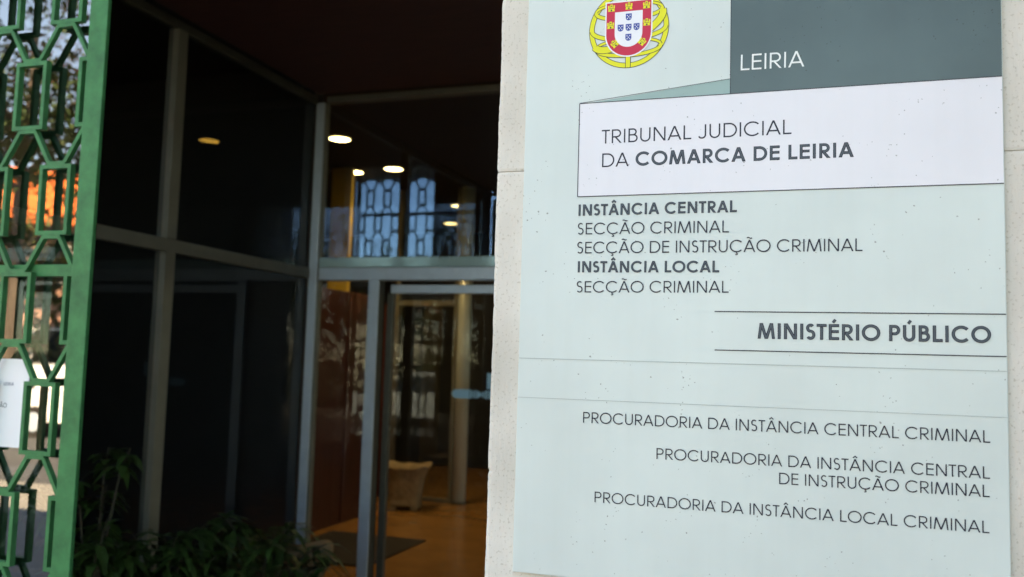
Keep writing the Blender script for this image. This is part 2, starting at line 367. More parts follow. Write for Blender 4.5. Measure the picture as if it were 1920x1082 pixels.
# ---- stroke alphabet (geometric sans capitals), cap height 1
def arc(cx, cz, rx, rz, a0, a1, n=18): return [(cx+rx*math.cos(R(a0+(a1-a0)*i/n)), cz+rz*math.sin(R(a0+(a1-a0)*i/n))) for i in range(n+1)]
def glyph(ch, w):
    """-> advance, [(points, closed)] ; quads given as ('q', pts)"""
    h = w/2; a = .105+h*.9; base = {'Â':'A','Ã':'A','Ç':'C','É':'E','Ú':'U'}.get(ch, ch)
    s = []
    if base == ' ': return .37, []
    if base == 'I': adv = .20+w*1.05; s = [([(adv/2,0),(adv/2,1)],0)]
    elif base == 'L': adv = .60+w*.5; s = [([(a,1),(a,h),(adv-.035,h)],0)]
    elif base == 'T': adv = .56+w*.6; s = [([(.03,1-h),(adv-.03,1-h)],0), ([(adv/2,0),(adv/2,1-w)],0)]
    elif base == 'E': adv = .68+w*.6; s = [([(adv-.07,1-h),(a,1-h),(a,h),(adv-.07,h)],0), ([(a+h,.53),(adv-.085,.53)],0)]
    elif base == 'D':
        adv = 1.02; r = .5-h; cx_ = adv-.055-h-r; s = [([(a,h),(a,1-h)]+arc(cx_,.5,r,r,90,-90,22),1)]
    elif base == 'O': adv = 1.19; s = [(arc(adv/2,.5,.545-h,.515-h,0,354,60),1)]
    elif base == 'C': adv = 1.10; s = [(arc(.06+.545,.5,.545-h,.515-h,42,318,40),0)]
    elif base == 'P':
        adv = .80; r = (1-h-.455)/2; cx_ = adv-.06-h-r; s = [([(a,0),(a,1-h)]+arc(cx_,1-h-r,r,r,90,-90,16)+[(a+h,.455)],0)]
    elif base == 'R':
        adv = .83; r = (1-h-.455)/2; cx_ = adv-.085-h-r; s = [([(a,0),(a,1-h)]+arc(cx_,1-h-r,r,r,90,-90,16)+[(a+h,.455)],0)]
        sl_ = .5*w*1.25; s.append(('q', [(cx_-.10-sl_,.455),(cx_-.10+sl_,.455),(adv-.035,0),(adv-.035-2*sl_,0)]))
    elif base == 'B':
        adv = .80; m_ = .535; r = (1-h-m_)/2; r2 = (m_-h)/2
        s = [([(a,h),(a,1-h)]+arc(adv-.13-h-r,1-h-r,r,r,90,-90,14)+[(a+h,m_)],0), ([(a+h,m_-.0)]+arc(adv-.06-h-r2,h+r2,r2,r2,90,-90,14)+[(a-h,h)],0)]
    elif base == 'U':
        adv = .90; r = adv/2-a; s = [([(a,1)]+arc(adv/2,r+h-.012,r,r,180,360,22)+[(adv-a,1)],0)]
    elif base == 'J':
        adv = .66; r = .225; x = adv-a; s = [([(x,1)]+arc(x-r,r+h-.012,r,r,0,-155,18),0)]
    elif base == 'S':
        adv = .68; cxs = adv/2; ra = .235-h*.35; top = 1.012-h; mid = .53; bot = -.012+h
        r1_ = (top-mid)/2; r2_ = (mid-bot)/2
        s = [(arc(cxs,top-r1_,ra*.88,r1_,38,262,22)[:-1] + [(cxs-.02, mid+.006),(cxs+.02, mid-.006)] + arc(cxs-.0,bot+r2_,ra,r2_,82,-145,22)[1:],0)]
    elif base == 'N':
        adv = 1.0; b_ = adv-a; q = w*1.22
        s = [([(a,0),(a,1)],0), ([(b_,0),(b_,1)],0), ('q', [(a-h,1),(a-h+q,1),(b_+h,0),(b_+h-q,0)])]
    elif base == 'M':
        adv = 1.22; q = w*1.02; d = w*1.12; x0, x1 = .06, .185; c = adv/2
        s = [('q', [(x0,0),(x0+q,0),(x1+q,1),(x1,1)]), ('q', [(adv-x0-q,0),(adv-x0,0),(adv-x1,1),(adv-x1-q,1)]),
             ('q', [(x1,1),(x1+d,1),(c+d/2,0),(c-d/2,0)]), ('q', [(adv-x1-d,1),(adv-x1,1),(c+d/2,0),(c-d/2,0)])]
    elif base == 'A':
        adv = .98; q = w*1.10; c = adv/2; x0 = .03
        s = [('q', [(x0,0),(x0+q,0),(c+q/2,1),(c-q/2,1)]), ('q', [(adv-x0-q,0),(adv-x0,0),(c+q/2,1),(c-q/2,1)]), ([(x0+.165,.27+h*.4),(adv-x0-.165,.27+h*.4)],0)]
    c = adv/2
    if ch == 'Â': s.append(([(c-.17,1.10),(c,1.25),(c+.17,1.10)],0, .85))
    if ch == 'Ã': s.append(([(c-.20+.04*i, 1.155+.042*math.sin(i*.628*1.0)) for i in range(11)],0, .85))
    if ch == 'É': s.append(([(c-.05,1.08),(c+.10,1.28)],0, .9))
    if ch == 'Ú': s.append(([(c-.05,1.08),(c+.10,1.28)],0, .9))
    if ch == 'Ç': s.append(([(c+.04,-.0),(c+.02,-.075),(c+.10,-.10),(c+.115,-.17),(c+.05,-.215),(c-.05,-.19)],0, .7))
    return adv, s
def lettering(runs, lpx, rpx, caph, lab=None):
    """runs: [(text, bold)]; lpx, rpx: measured baseline ends; caph: (left, right) cap heights in px"""
    p0, p1 = Vector(pt(*lpx)), Vector(pt(*rpx))
    capl = pt(lpx[0], lpx[1]-caph[0])[1]-p0.y; capr = pt(rpx[0], rpx[1]-caph[1])[1]-p1.y; cap = (capl+capr)/2
    ink, core = MB(), MB(); items = []; x = 0; first = None
    for text, bold in runs:
        wd = .19 if bold else .104
        for ch in text:
            adv, ss = glyph(ch, wd)
            items.append((x, ss, wd, bold)); x += adv
    def ext():
        xs = [q[0]+ox for ox, ss, wd, bo in (items[0], items[-1]) for st in ss for q in (st[1] if st[0] == 'q' else st[0])]
        return min(xs), max(xs)
    e0, e1 = ext(); hw = items[0][2]/2
    e0 -= hw*.9; e1 += hw*.6
    ax = (p1-p0); Lm = ax.length; u = ax/Lm; v = Vector((-u.y, u.x)); sx = Lm/(e1-e0); sz = cap
    def T(q, ox): 
        d = p0 + u*((q[0]+ox-e0)*sx) + v*(q[1]*sz); return L(d.x, d.y)
    for ox, ss, wd, bo in items:
        for j, st in enumerate(ss):
            lift = .00075 + j*.00002
            if st[0] == 'q':
                ink.poly([(x_, FY-lift, z_) for x_, z_ in (T(q, ox) for q in st[1])])
                if bo:
                    c = [T(q, ox) for q in st[1]]; mx_ = [(c[0][0]+c[1][0])/2, (c[0][1]+c[1][1])/2], [(c[2][0]+c[3][0])/2, (c[2][1]+c[3][1])/2]
                    strip(core, [(mx_[0][0]+(mx_[1][0]-mx_[0][0])*f, mx_[0][1]+(mx_[1][1]-mx_[0][1])*f) for f in (.06, .94)], wd*sz*.52, FY, lift=.0010+j*.00002)
            else:
                ww = wd*sz*(st[2] if len(st) > 2 else 1)
                pts = [T(q, ox) for q in st[0]]
                strip(ink, pts, ww, FY, bool(st[1]), lift)
                if bo:
                    if not st[1]:                       # pull the ends in so the dark outline closes round them
                        for e_, o_ in ((0, 1), (-1, -2)):
                            d = Vector(pts[o_])-Vector(pts[e_]); 
                            if d.length > 1e-6: d = d.normalized()*min(wd*sz*.22, d.length*.8); pts[e_] = (pts[e_][0]+d.x, pts[e_][1]+d.y)
                    strip(core, pts, ww*.54, FY, bool(st[1]), lift=.0010+j*.00002)
    anyb = any(b for _, b in runs)
    allm = M['s_cream'] if lab == 'cream' else M['s_ink']
    o = ink.build('lettering', allm, sign, fix=False)
    if o.data.polygons and o.data.polygons[0].normal.y > 0: o.data.flip_normals()
    if anyb: core.build('letter_core', M['s_slate'], o, fix=False)
    return o
lettering([('LEIRIA', 0)], (1389, 132.5), (1509, 125), (29.5, 29.5), 'cream')
lettering([('TRIBUNAL JUDICIAL', 0)], (1127, 270), (1485, 251.5), (26.5, 26.5))
lettering([('DA ', 0), ('COMARCA DE LEIRIA', 1)], (1129, 314), (1602, 294.5), (26, 28))
lettering([('INSTÂNCIA CENTRAL', 1)], (1085, 405), (1383, 398), (21.5, 22))
lettering([('SECÇÃO CRIMINAL', 0)], (1083.5, 440), (1367.5, 436), (22, 22))
lettering([('SECÇÃO DE INSTRUÇÃO CRIMINAL', 0)], (1082.5, 475.5), (1618, 471), (22, 23.5))
lettering([('INSTÂNCIA LOCAL', 1)], (1083.5, 511), (1350, 511), (21.5, 21.5))
lettering([('SECÇÃO CRIMINAL', 0)], (1081.5, 548.5), (1367, 549), (21.5, 22))
lettering([('MINISTÉRIO PÚBLICO', 1)], (1418, 635), (1857, 643.5), (29, 32))
lettering([('PROCURADORIA DA INSTÂNCIA CENTRAL CRIMINAL', 0)], (1093.5, 792.5), (1857.5, 830.5), (20.5, 23))
lettering([('PROCURADORIA DA INSTÂNCIA CENTRAL', 0)], (1231, 860.5), (1857, 898), (20.5, 23))
lettering([('DE INSTRUÇÃO CRIMINAL', 0)], (1461, 907.5), (1856.5, 932.5), (21.5, 23))
lettering([('PROCURADORIA DA INSTÂNCIA LOCAL CRIMINAL', 0)], (1115, 941.5), (1856, 1000), (20, 23))

# ---- coat of arms: armillary sphere, red bordure with castles, five blue shields
em = empty('coat_of_arms', (-.2408-SX, FY, EYE+.4668-SZ)); em.parent = sign
u = .000745
def ribs(k, paths, wd, lift):
    for j, (pp, cl) in enumerate(paths): strip(k, [(x*u, z*u) for x, z in pp], wd*u, 0, cl, lift + j*.00001)
ell = lambda cx, cz, rx, rz, a0, a1, cl, t=0: ([(cx+(x-cx)*math.cos(R(t))-(z-cz)*math.sin(R(t)), cz+(x-cx)*math.sin(R(t))+(z-cz)*math.cos(R(t))) for x, z in arc(cx, cz, rx, rz, a0, a1, 48)], cl)
sph = [ell(0, 0, 70, 70, 0, 352.5, 1), ell(0, 0, 69, 20, 180, 360, 0), ell(0, 34, 62, 15, 180, 360, 0), ell(0, -36, 60, 15, 180, 360, 0),
       ell(0, 0, 69, 20, 0, 180, 0), ell(0, 36, 62, 14, 0, 180, 0), ell(0, -34, 60, 14, 0, 180, 0), ([(0, 74), (0, -74)], 0), ell(0, 0, 70, 24, 180, 360, 0, 26), ell(0, 0, 33, 70, 90, 270, 0), ell(0, 0, 33, 70, -90, 90, 0)]
wds = [8, 7, 6, 6, 0, 4, 4, 8, 12, 0, 0]
ko, ky = MB(), MB()
for j, (pth, wd) in enumerate(zip(sph, wds)):
    if not wd: continue
    ribs(ko, [pth], wd+2.4, .0004+j*.00004); ribs(ky, [pth], wd, .00042+j*.00004)
ko.build('sphere_outline', M['e_o'], em, fix=False); ky.build('armillary_sphere', M['e_y'], em, fix=False)
def shield_pts(hw, top, bot, n=20):
    r = hw; zc = bot + r
    return [(-hw, top), (hw, top)] + [(hw*math.cos(R(a)), zc + r*math.sin(R(a))) for a in [-180*i/n for i in range(n+1)]]
def ep(k, pts, lift, ox=0, oz=0, s=1): k.poly([((x*s+ox)*u, -lift, (z*s+oz)*u) for x, z in pts])
def e_obj(name, m_, k, parent=em):
    o = k.build(name, m_, parent, fix=False)
    for pz in o.data.polygons:
        if pz.normal.y > 0: pz.flip()
    return o
k = MB(); ep(k, shield_pts(44.5, 54, -54), .00092); e_obj('shield_edge', M['e_w'], k)
k = MB(); ep(k, shield_pts(42, 51.5, -51.5), .00096); e_obj('shield', M['e_r'], k)
k = MB(); ep(k, shield_pts(26, 33, -35), .00100); e_obj('inner_shield', M['e_w'], k)
def castle(ox, oz, rot=0):
    ko, ky = MB(), MB(); c, s_ = math.cos(R(rot)), math.sin(R(rot))
    def rp(pts): return [(x*c-z*s_+ox, x*s_+z*c+oz) for x, z in pts]
    body = [(-6.5,-6.5),(6.5,-6.5),(5.5,-2),(6.5,0),(6.5,5),(3.8,5),(3.8,1),(2.2,1),(2.2,7),(-2.2,7),(-2.2,1),(-3.8,1),(-3.8,5),(-6.5,5),(-6.5,0),(-5.5,-2)]
    ep(ky, rp(body), .00106); ep(ko, rp([(-1.4,-6),(1.4,-6),(1.4,-2.8),(-1.4,-2.8)]), .00110); ep(ko, rp([(-5,-1.2),(5,-1.2),(5,-.4),(-5,-.4)]), .00110); ep(ko, rp([(-.8,2.5),(.8,2.5),(.8,5),(-.8,5)]), .00110)
    o = e_obj('castle', M['e_y'], ky); e_obj('castle_detail', M['e_o'], ko, o)
for a in ((-33, 42), (0, 43), (33, 42), (-34, 9), (34, 9), (-26, -27, 40), (26, -27, -40)): castle(*a)
for ox, oz in ((0, 22), (-15, 2), (0, 2), (15, 2), (0, -17)):
    k = MB(); ep(k, shield_pts(5.6, 6.6, -6.6, 10), .00106, ox, oz); o = e_obj('quina', M['e_b'], k)
    k = MB()
    for px, pz in ((-2.6, 3), (2.6, 3), (0, .2), (-2.4, -2.6), (2.4, -2.6)): ep(k, [(1.15*math.cos(R(60*i)), 1.15*math.sin(R(60*i))) for i in range(6)], .0011, ox+px, oz+pz)
    e_obj('quina_dots', M['e_w'], k, o)

# ================================================================== GREEN IRON LATTICE SCREENS
LY = 1.75                                # front plane of the lattice
def lattice(x0, x1, zlo, zhi, t=.0105, dep=.016):
    """staggered oblong links joined by diagonals, clipped at x0/x1"""
    k = MB(); P, RH, RW = .205, .18, .100; hp = P/2; row = .274; top0 = EYE+.742
    rows = [i for i in range(-6, 12) if zlo < top0-row*i-RH and top0-row*i < zhi]
    D0, D1 = LY, LY+dep
    for i in rows:
        zt = top0-row*i; off = -1.917 if i % 2 == 0 else -1.8145
        for j in range(-16, 4):
            cx_ = off + P*j; a, b_ = cx_-RW/2, cx_+RW/2
            if b_ < x0+.02 or a > x1-.004: continue
            if a >= x0 and b_ <= x1: k.ring(a, zt-RH, b_, zt, t, D0, D1)
            elif b_ > x1:                                     # cut off by the post: left part only
                k.box((a, D0, zt-RH), (a+t, D1, zt)); k.box((a+t, D0, zt-t), (x1, D1, zt)); k.box((a+t, D0, zt-RH), (x1, D1, zt-RH+t))
            else:
                k.box((b_-t, D0, zt-RH), (b_, D1, zt)); k.box((x0, D0, zt-t), (b_-t, D1, zt)); k.box((x0, D0, zt-RH), (b_-t, D1, zt-RH+t))
            lo, hi = max(x0, cx_-.029), min(x1, cx_+.029)
            if hi-lo > .004:
                k.box((lo, D0+.0006, zt-RH-.0095), (hi, D1-.0006, zt-RH-.0002)); k.box((lo, D0+.0006, zt+.0002), (hi, D1-.0006, zt+.0085))
            for s in (-1, 1):
                p_ = (cx_+s*.026, zt-RH-.006); q_ = (cx_+s*(hp-.026), zt-row+.006)
                def clip(p_, q_, X):
                    f = (X-p_[0])/(q_[0]-p_[0]); return (X, p_[1]+(q_[1]-p_[1])*f)
                if s > 0:
                    if p_[0] >= x1 or q_[0] <= x0: continue
                    if q_[0] > x1: q_ = clip(p_, q_, x1)
                    if p_[0] < x0: p_ = clip(p_, q_, x0)
                else:
                    if q_[0] >= x1 or p_[0] <= x0: continue
                    if q_[0] < x0: q_ = clip(p_, q_, x0)
                    if p_[0] > x1: p_ = clip(p_, q_, x1)
                if abs(p_[0]-q_[0]) > .003: k.bar(p_, q_, t*.93, D0+.0012, D1-.0012)
    return k
def screen(name, x0, x1, label, posts, sill=0, t=.0105, dep=.016, top=CE-.045, ltop=CE-.02):
    r = empty(name, (x1, LY, 0)); tag(r, label, 'lattice screen')
    def mv(o): o.location = (-x1, -LY, 0); o.parent = r; return o
    mv(lattice(x0+.056, x1-.056, .05, ltop, t, dep).build('lattice', M['green'], fix=True))
    for xx in posts:
        k = MB(); k.box((xx, LY-.004, 0), (xx+.0565, LY+.008, top)); mv(k.build('post', M['green'], bevel=.002))
    for n_ in (-1, 0, 1):
        z = EYE+.185+1.37*n_
        k = MB(); k.box((x0+.057, LY+.0165, z), (x1-.057, LY+.0335, z+.030)); mv(k.build('cross_beam', M['green'], bevel=.001))
    if sill:
        k = MB(); k.box((x0+.057, LY+.0425, 0), (x1-.057, LY+.09, sill)); mv(k.build('sill_panel', M['dark']))
    k = MB(); k.box((x0+.03, LY+.034, .02), (x1-.03, LY+.040, top)); mv(k.build('glass_pane', M['glass_front']))
    return r
PX = -1.678
screen('lattice_screen', -3.165, PX, 'green painted iron lattice screen with flat edge post at the left of the porch', (PX-.0565, -3.165))
screen('lattice_screen', -4.755, -3.705, 'green iron lattice screen glazed into the wall left of the porch', (-4.755, -3.7615, -4.17), .8, .017, .0165, CE+.295, 3.75)
# notice taped behind the lattice
k = MB(); k.box((-2.085, LY+.0300, EYE-.249), (-1.8795, LY+.0306, EYE-.026))
note = k.build('paper_notice', M['white']); tag(note, 'white paper notice taped to the glass behind the green lattice', 'notice')
def tinytext(txt, xr_, zb, cap, m_):
    k = MB(); x = 0; its = []
    for ch in txt:
        adv, ss = glyph(ch, .16); its.append((x, ss)); x += adv
    for ox, ss in its:
        for j, st in enumerate(ss):
            f = lambda q: (xr_+(q[0]+ox-x)*cap, zb+q[1]*cap)
            if st[0] == 'q': k.poly([(a, LY+.0296-j*.00003, c) for a, c in (f(q) for q in st[1])])
            else: strip(k, [f(q) for q in st[0]], .16*cap, LY+.0296, bool(st[1]), j*.00003)
    o = k.build('lettering', m_, note, fix=False); return o
tinytext('LEIRIA', -1.928, EYE-.094, .0085, flat('blue_grey_ink', (.12,.14,.2)))
tinytext('CIRCULAÇÃO', -1.945, EYE-.150, .0115, flat('grey_ink', (.18,.18,.2)))

# ================================================================== LEFT GLAZED WALL OF THE PORCH
XW = -3.172
lw = empty('glazed_side_wall', (XW, 3.6, 0)); tag(lw, 'dark smoked glass side wall of the porch in thin grey metal frames', 'glass wall')
def lpart(name, y0, y1, z0, z1, x0=XW-.035, x1=XW, m_='alu_dark'): return boxobj(name, (x0-XW, y0-3.6, z0), (x1-XW, y1-3.6, z1), M[m_], lw, bevel=.003)
M['frame_side'] = mat('grey_frame', (.20, .19, .155), .5, .4, var=.15)
lpart('transom', 2.06, 5.19, EYE+.524, EYE+.593, XW-.04, XW+.012, 'frame_side')
lpart('mullion', 3.779, 3.856, .02, EYE+.524, XW-.045, XW+.02, 'frame_side')
lpart('mullion', 3.779, 3.856, EYE+.593, CE-.05, XW-.045, XW+.02, 'frame_side')
lpart('head_frame', 2.06, 5.19, CE-.05, CE-.002, XW-.04, XW+.012, 'alu_dark')
lpart('sill', 2.06, 5.19, 0.001, .06, XW-.04, XW+.012, 'alu_dark')
lpart('jamb', 2.06, 2.12, .06, CE-.05, XW-.04, XW+.012, 'alu_dark')
for y0, y1 in ((2.12, 3.779), (3.856, 5.19)):
    for z0, z1 in ((.06, EYE+.524), (EYE+.593, CE-.05)): lpart('pane', y0, y1, z0, z1, XW-.020, XW-.014, 'glass_side')

# ================================================================== BACK GLAZED FRONT WITH SLIDING DOOR
BY = 5.2
bf = empty('entrance_front', (-1.9, BY, 0)); tag(bf, 'glazed entrance front in pale aluminium frames at the back of the porch', 'glass front')
def fpart(name, x0, x1, z0, z1, y0=BY, y1=BY+.07, m_='alu', bev=.003): return boxobj(name, (x0+1.9, y0-BY, z0), (x1+1.9, y1-BY, z1), M[m_], bf, bevel=bev)
XE = .69
fpart('corner_post', -3.172, -3.112, 0, CE-.04, BY-.005, BY+.012)
fpart('shaded_post_body', -3.166, -3.100, 0, CE-.041, BY+.0125, BY+.06, 'frame_side')  # darker metal: shade of the corner post's side put into its colour
fpart('header', -3.098, XE, CE-.040, CE-.001, BY-.002, BY+.08, 'frame_side')
fpart('transom', -3.098, XE, EYE+.513, EYE+.594, BY, BY+.09)
fpart('door_post', -2.722, -2.650, 0, EYE+.513, BY-.008, BY+.008)
fpart('shaded_post_body', -2.722+.003, -2.656+.003, 0, EYE+.512, BY+.0085, BY+.10, 'alu_dark')  # side shade of the door post put into this darker body
fpart('door_post', -.62, -.55, 0, EYE+.513, BY-.008, BY+.008)
fpart('shaded_post_body', -.62+.003, -.556+.003, 0, EYE+.512, BY+.0085, BY+.10, 'alu_dark')  # same shade put into the colour of the right post's body
fpart('sidelight_sill', -3.098, -2.722, 0.001, .05)
M['operator'] = mat('teal_grey_box', (.36, .50, .49), .12, .3)
fpart('operator_box', -3.097, XE, EYE+.596, EYE+.662, BY-.004, BY+.029, 'operator')
fpart('pane', -3.098, XE, EYE+.663, CE-.04, BY+.03, BY+.036, 'glass', 0)
fpart('pane', -3.098, -2.722, .05, EYE+.513, BY+.03, BY+.036, 'glass_low', 0)
fpart('pane', -.55, XE, .01, EYE+.513, BY+.03, BY+.036, 'glass', 0)
sdr = empty('sliding_door', (-1.9, BY+.11, 0)); tag(sdr, 'sliding glass entrance door with aluminium top rail and pale blue window stickers', 'door')
def dpart(name, x0, x1, z0, z1, y0, y1, m_, bev=.003): return boxobj(name, (x0+1.9, y0-BY-.11, z0), (x1+1.9, y1-BY-.11, z1), M[m_], sdr, bevel=bev)
dpart('top_rail', -2.62, -.64, EYE+.437, EYE+.492, BY+.11, BY+.16, 'alu')
dpart('leaf_stile', -2.645, -2.60, .02, EYE+.437, BY+.11, BY+.15, 'alu_dark')
dpart('glass_leaf', -2.60, -.64, .02, EYE+.437, BY+.128, BY+.136, 'glass_low', 0)
M['decal'] = flat('pale_blue_sticker', (.27, .50, .60))
k = MB(); y = .126-.11
def dx_(v): return v+1.9
zc = EYE-.2005; xs = -2.168
cap_ = [(xs+.03-.03*math.cos(R(t)), zc+.028*math.sin(R(t))) for t in range(-90, 91, 15)] + [(xs+.118, zc+.028), (xs+.118, zc-.028)]
k.poly([(dx_(x), y, z) for x, z in cap_])
for (a, b_, s) in ((.122, .135, 1), (.140, .150, .8), (.154, .163, 1), (.206, .218, .7), (.224, .240, 1.0), (.246, .27, 1)):
    k.poly([(dx_(xs+a), y, zc-.026*s), (dx_(xs+b_), y, zc-.026*s), (dx_(xs+b_), y, zc+.026*s), (dx_(xs+a), y, zc+.026*s)])
k.poly([(dx_(xs+.168), y, zc-.026), (dx_(xs+.203), y, zc-.006), (dx_(xs+.203), y, zc+.006), (dx_(xs+.168), y, zc+.026)])
k.poly([(dx_(-1.935), y, EYE-.165), (dx_(-1.80), y, EYE-.165), (dx_(-1.80), y, EYE-.065), (dx_(-1.935), y, EYE-.065)])
k.build('sticker', M['decal'], sdr, fix=False)

# ================================================================== LOBBY
wp = empty('wood_partition', (-4.4, 7.3, 0)); tag(wp, 'red brown timber panelled partition inside the lobby', 'partition')
boxobj('panel', (-.06, -1.9, 0), (0.05, 1.15, 2.26), M['wood'], wp, bevel=.004)
boxobj('panel', (-1.2, 2.30, 0), (-.22, 2.36, 2.26), M['wood'], wp, bevel=.004)
for i in range(4): boxobj('batten', (.0505, -1.8+.8*i, 0.02), (.062, -1.76+.8*i, 2.24), M['wood'], wp)
def downlight(px, py, label, r=.097, e=2.6, watts=5, z=CL, col=(1, .84, .48)):
    d = cr*((px-960)/1680.7) - cu*((py-541)/1680.7) + cf; d = d*((z-EYE-.012)/d.z)
    o = empty('ceiling_downlight', (d.x, d.y, z)); tag(o, label, 'ceiling lamp', 'round downlights in the lobby ceiling')
    k = MB(); n_ = 40
    for i in range(n_):
        t0_, t1_ = 2*math.pi*i/n_, 2*math.pi*(i+1)/n_
        k.add([(r*math.cos(t0_), r*math.sin(t0_), -.010), (r*math.cos(t1_), r*math.sin(t1_), -.010), (r*1.2*math.cos(t1_), r*1.2*math.sin(t1_), -.001), (r*1.2*math.cos(t0_), r*1.2*math.sin(t0_), -.001)], [(0,1,2,3)])
    k.build('trim_ring', M['alu_dark'], o)
    k = MB(); k.cyl(0, 0, -.0075, -.002, r*.985, n=40); k.build('lens', emit('lit_lens', col, e), o)
    ld = bpy.data.lights.new('downlight_beam', 'SPOT'); ld.energy = watts; ld.color = (1, .80, .52); ld.spot_size = R(120); ld.spot_blend = .8; ld.shadow_soft_size = .08
    lo = bpy.data.objects.new('downlight_beam', ld); COL.objects.link(lo); lo.parent = o; lo.location = (0, 0, -.03); return o
downlight(637, 262, 'round lit downlight nearest the porch, upper left of the pair', watts=9)
downlight(738, 318, 'round lit downlight deeper in the lobby, right of the ochre column')
downlight(664, 324, 'round lit downlight half hidden by the ochre column')
o_ = downlight(637, 262, 'round lit downlight farther right in the lobby, mirrored in the side glass', e=1.5, col=(1, .62, .16)); o_.location = (-.97, 6.98, CL)
downlight(860, 387, 'small far downlight beside the pale round column, upper one', e=.8, watts=3)
downlight(845, 420, 'small far downlight beside the pale round column, lower one', e=.5, watts=3)
k = MB(); k.box((-.122, -.03, 0), (.122, .03, CL-.002)); yc = k.build('ochre_column', M['ochre'], bevel=.015); yc.location = (-4.715, 8.32, 0)
tag(yc, 'ochre yellow square column lit from above behind the entrance glass', 'column')
rc = empty('round_column', (-3.783, 9.6, 0)); tag(rc, 'pale rounded metal column standing in the lobby beside the inner glass', 'column')
k = MB(); k.cyl(0, 0, 0.03, CL-.002, .078, n=40); k.build('shaft', mat('pale_column_paint', (.60, .64, .58), .3, .2), rc, smooth=True); k = MB(); k.cyl(0, 0, 0, .03, .09); k.build('base_ring', M['alu_dark'], rc)
ip = empty('inner_glass_partition', (-4.2, 9.56, 0)); tag(ip, 'inner glass partition in grey frames behind the lobby planter', 'glass partition')
for nm, a, b_ in (('top_rail', (-.40, 0, EYE+.64), (.30, .05, EYE+.70)), ('bottom_rail', (-.40, 0, .002), (.30, .05, .05)), ('stile', (.30, -.005, 0), (.345, .055, CL-.001)), ('stile', (-.445, -.005, 0), (-.40, .055, CL-.001))):
    boxobj(nm, a, b_, M['frame_side'], ip, bevel=.002)
boxobj('pane', (-.40, .02, .05), (.30, .026, EYE+.64), M['glass_low'], ip)
dm = boxobj('door_mat', (-4.2, 6.35, .001), (-3.25, 7.5, .014), M['mat'], bevel=.004); tag(dm, 'dark rubber door mat on the orange lobby floor', 'mat')

# scalloped square planters
def planter(scale=(1,1,1)):
    prof = [(.145,.035),(.172,.04),(.178,.075),(.166,.09),(.174,.12),(.184,.20),(.200,.28),(.216,.33),(.234,.37),(.262,.405),(.267,.418),(.25,.416),(.218,.37),(.190,.33)]
    k = MB(); rings = []; n_ = 64
    for r, z in prof:
        ring = []
        for i in range(n_):
            t = 2*math.pi*i/n_; c, s = math.cos(t), math.sin(t); q = (abs(c)**5+abs(s)**5)**(-1/5)
            rim = max(0, (z-.30)/.115); corner = (q-1)/.15
            ring.append((c*r*q*(1+.03*rim*(corner-.4))*scale[0], s*r*q*(1+.03*rim*(corner-.4))*scale[1], (z + rim*(.012*corner + .006*math.cos(8*t)))*scale[2]))
        rings.append(ring)
    k.loft(rings); return k
def make_planter(loc, rz, label, scale=(1,1,1)):
    o = empty('scalloped_planter', loc, rz); tag(o, label, 'planter', 'scalloped square planters')
    planter(scale).build('tub', M['clay'], o, smooth=True)
    for sx in (-1, 1):
        for sy in (-1, 1): boxobj('foot', (sx*.125*scale[0]-.035, sy*.125*scale[1]-.035, 0), (sx*.125*scale[0]+.035, sy*.125*scale[1]+.035, .045*scale[2]), M['clay'], o, bevel=.008)
    boxobj('soil', (-.175*scale[0], -.175*scale[1], .30*scale[2]), (.175*scale[0], .175*scale[1], .345*scale[2]), M['soil'], o)
    return o
make_planter((-4.17, 9.02, 0), R(14), 'cream scalloped square planter standing on the lobby floor by the inner glass', (.94, .94, 1.1))
make_planter((-2.80, 4.42, 0), R(30), 'pale scalloped planter with flared rim in the left corner of the porch', (1.12, 1.12, 1.2))

# ================================================================== PLANTS
def leaf(k, base, d, L_, W_, droop=.3, up=Vector((0,0,1)), mi=0):
    d = d.normalized(); s = d.cross(up); s = s.normalized() if s.length > 1e-3 else Vector((1,0,0)); nrm = s.cross(d)
    ps = []
    for t, wv in ((0,.08),(.3,.9),(.6,.85),(1,.02)):
        c = base + d*(L_*t) - Vector((0,0,1))*(droop*L_*t*t); ps.append((c - s*W_*wv/2 + nrm*W_*.12*wv, c, c + s*W_*wv/2 + nrm*W_*.12*wv))
    vs = [q for r in ps for q in r]; fs = []
    for a in range(3):
        fs += [(a*3, a*3+1, a*3+4, a*3+3), (a*3+1, a*3+2, a*3+5, a*3+4)]
    k.add(vs, fs, mi)
def rv(zlo=-1, zhi=1):
    t = random.uniform(0, 2*math.pi); z = random.uniform(zlo, zhi); r = math.sqrt(max(0, 1-z*z)); return Vector((r*math.cos(t), r*math.sin(t), z))
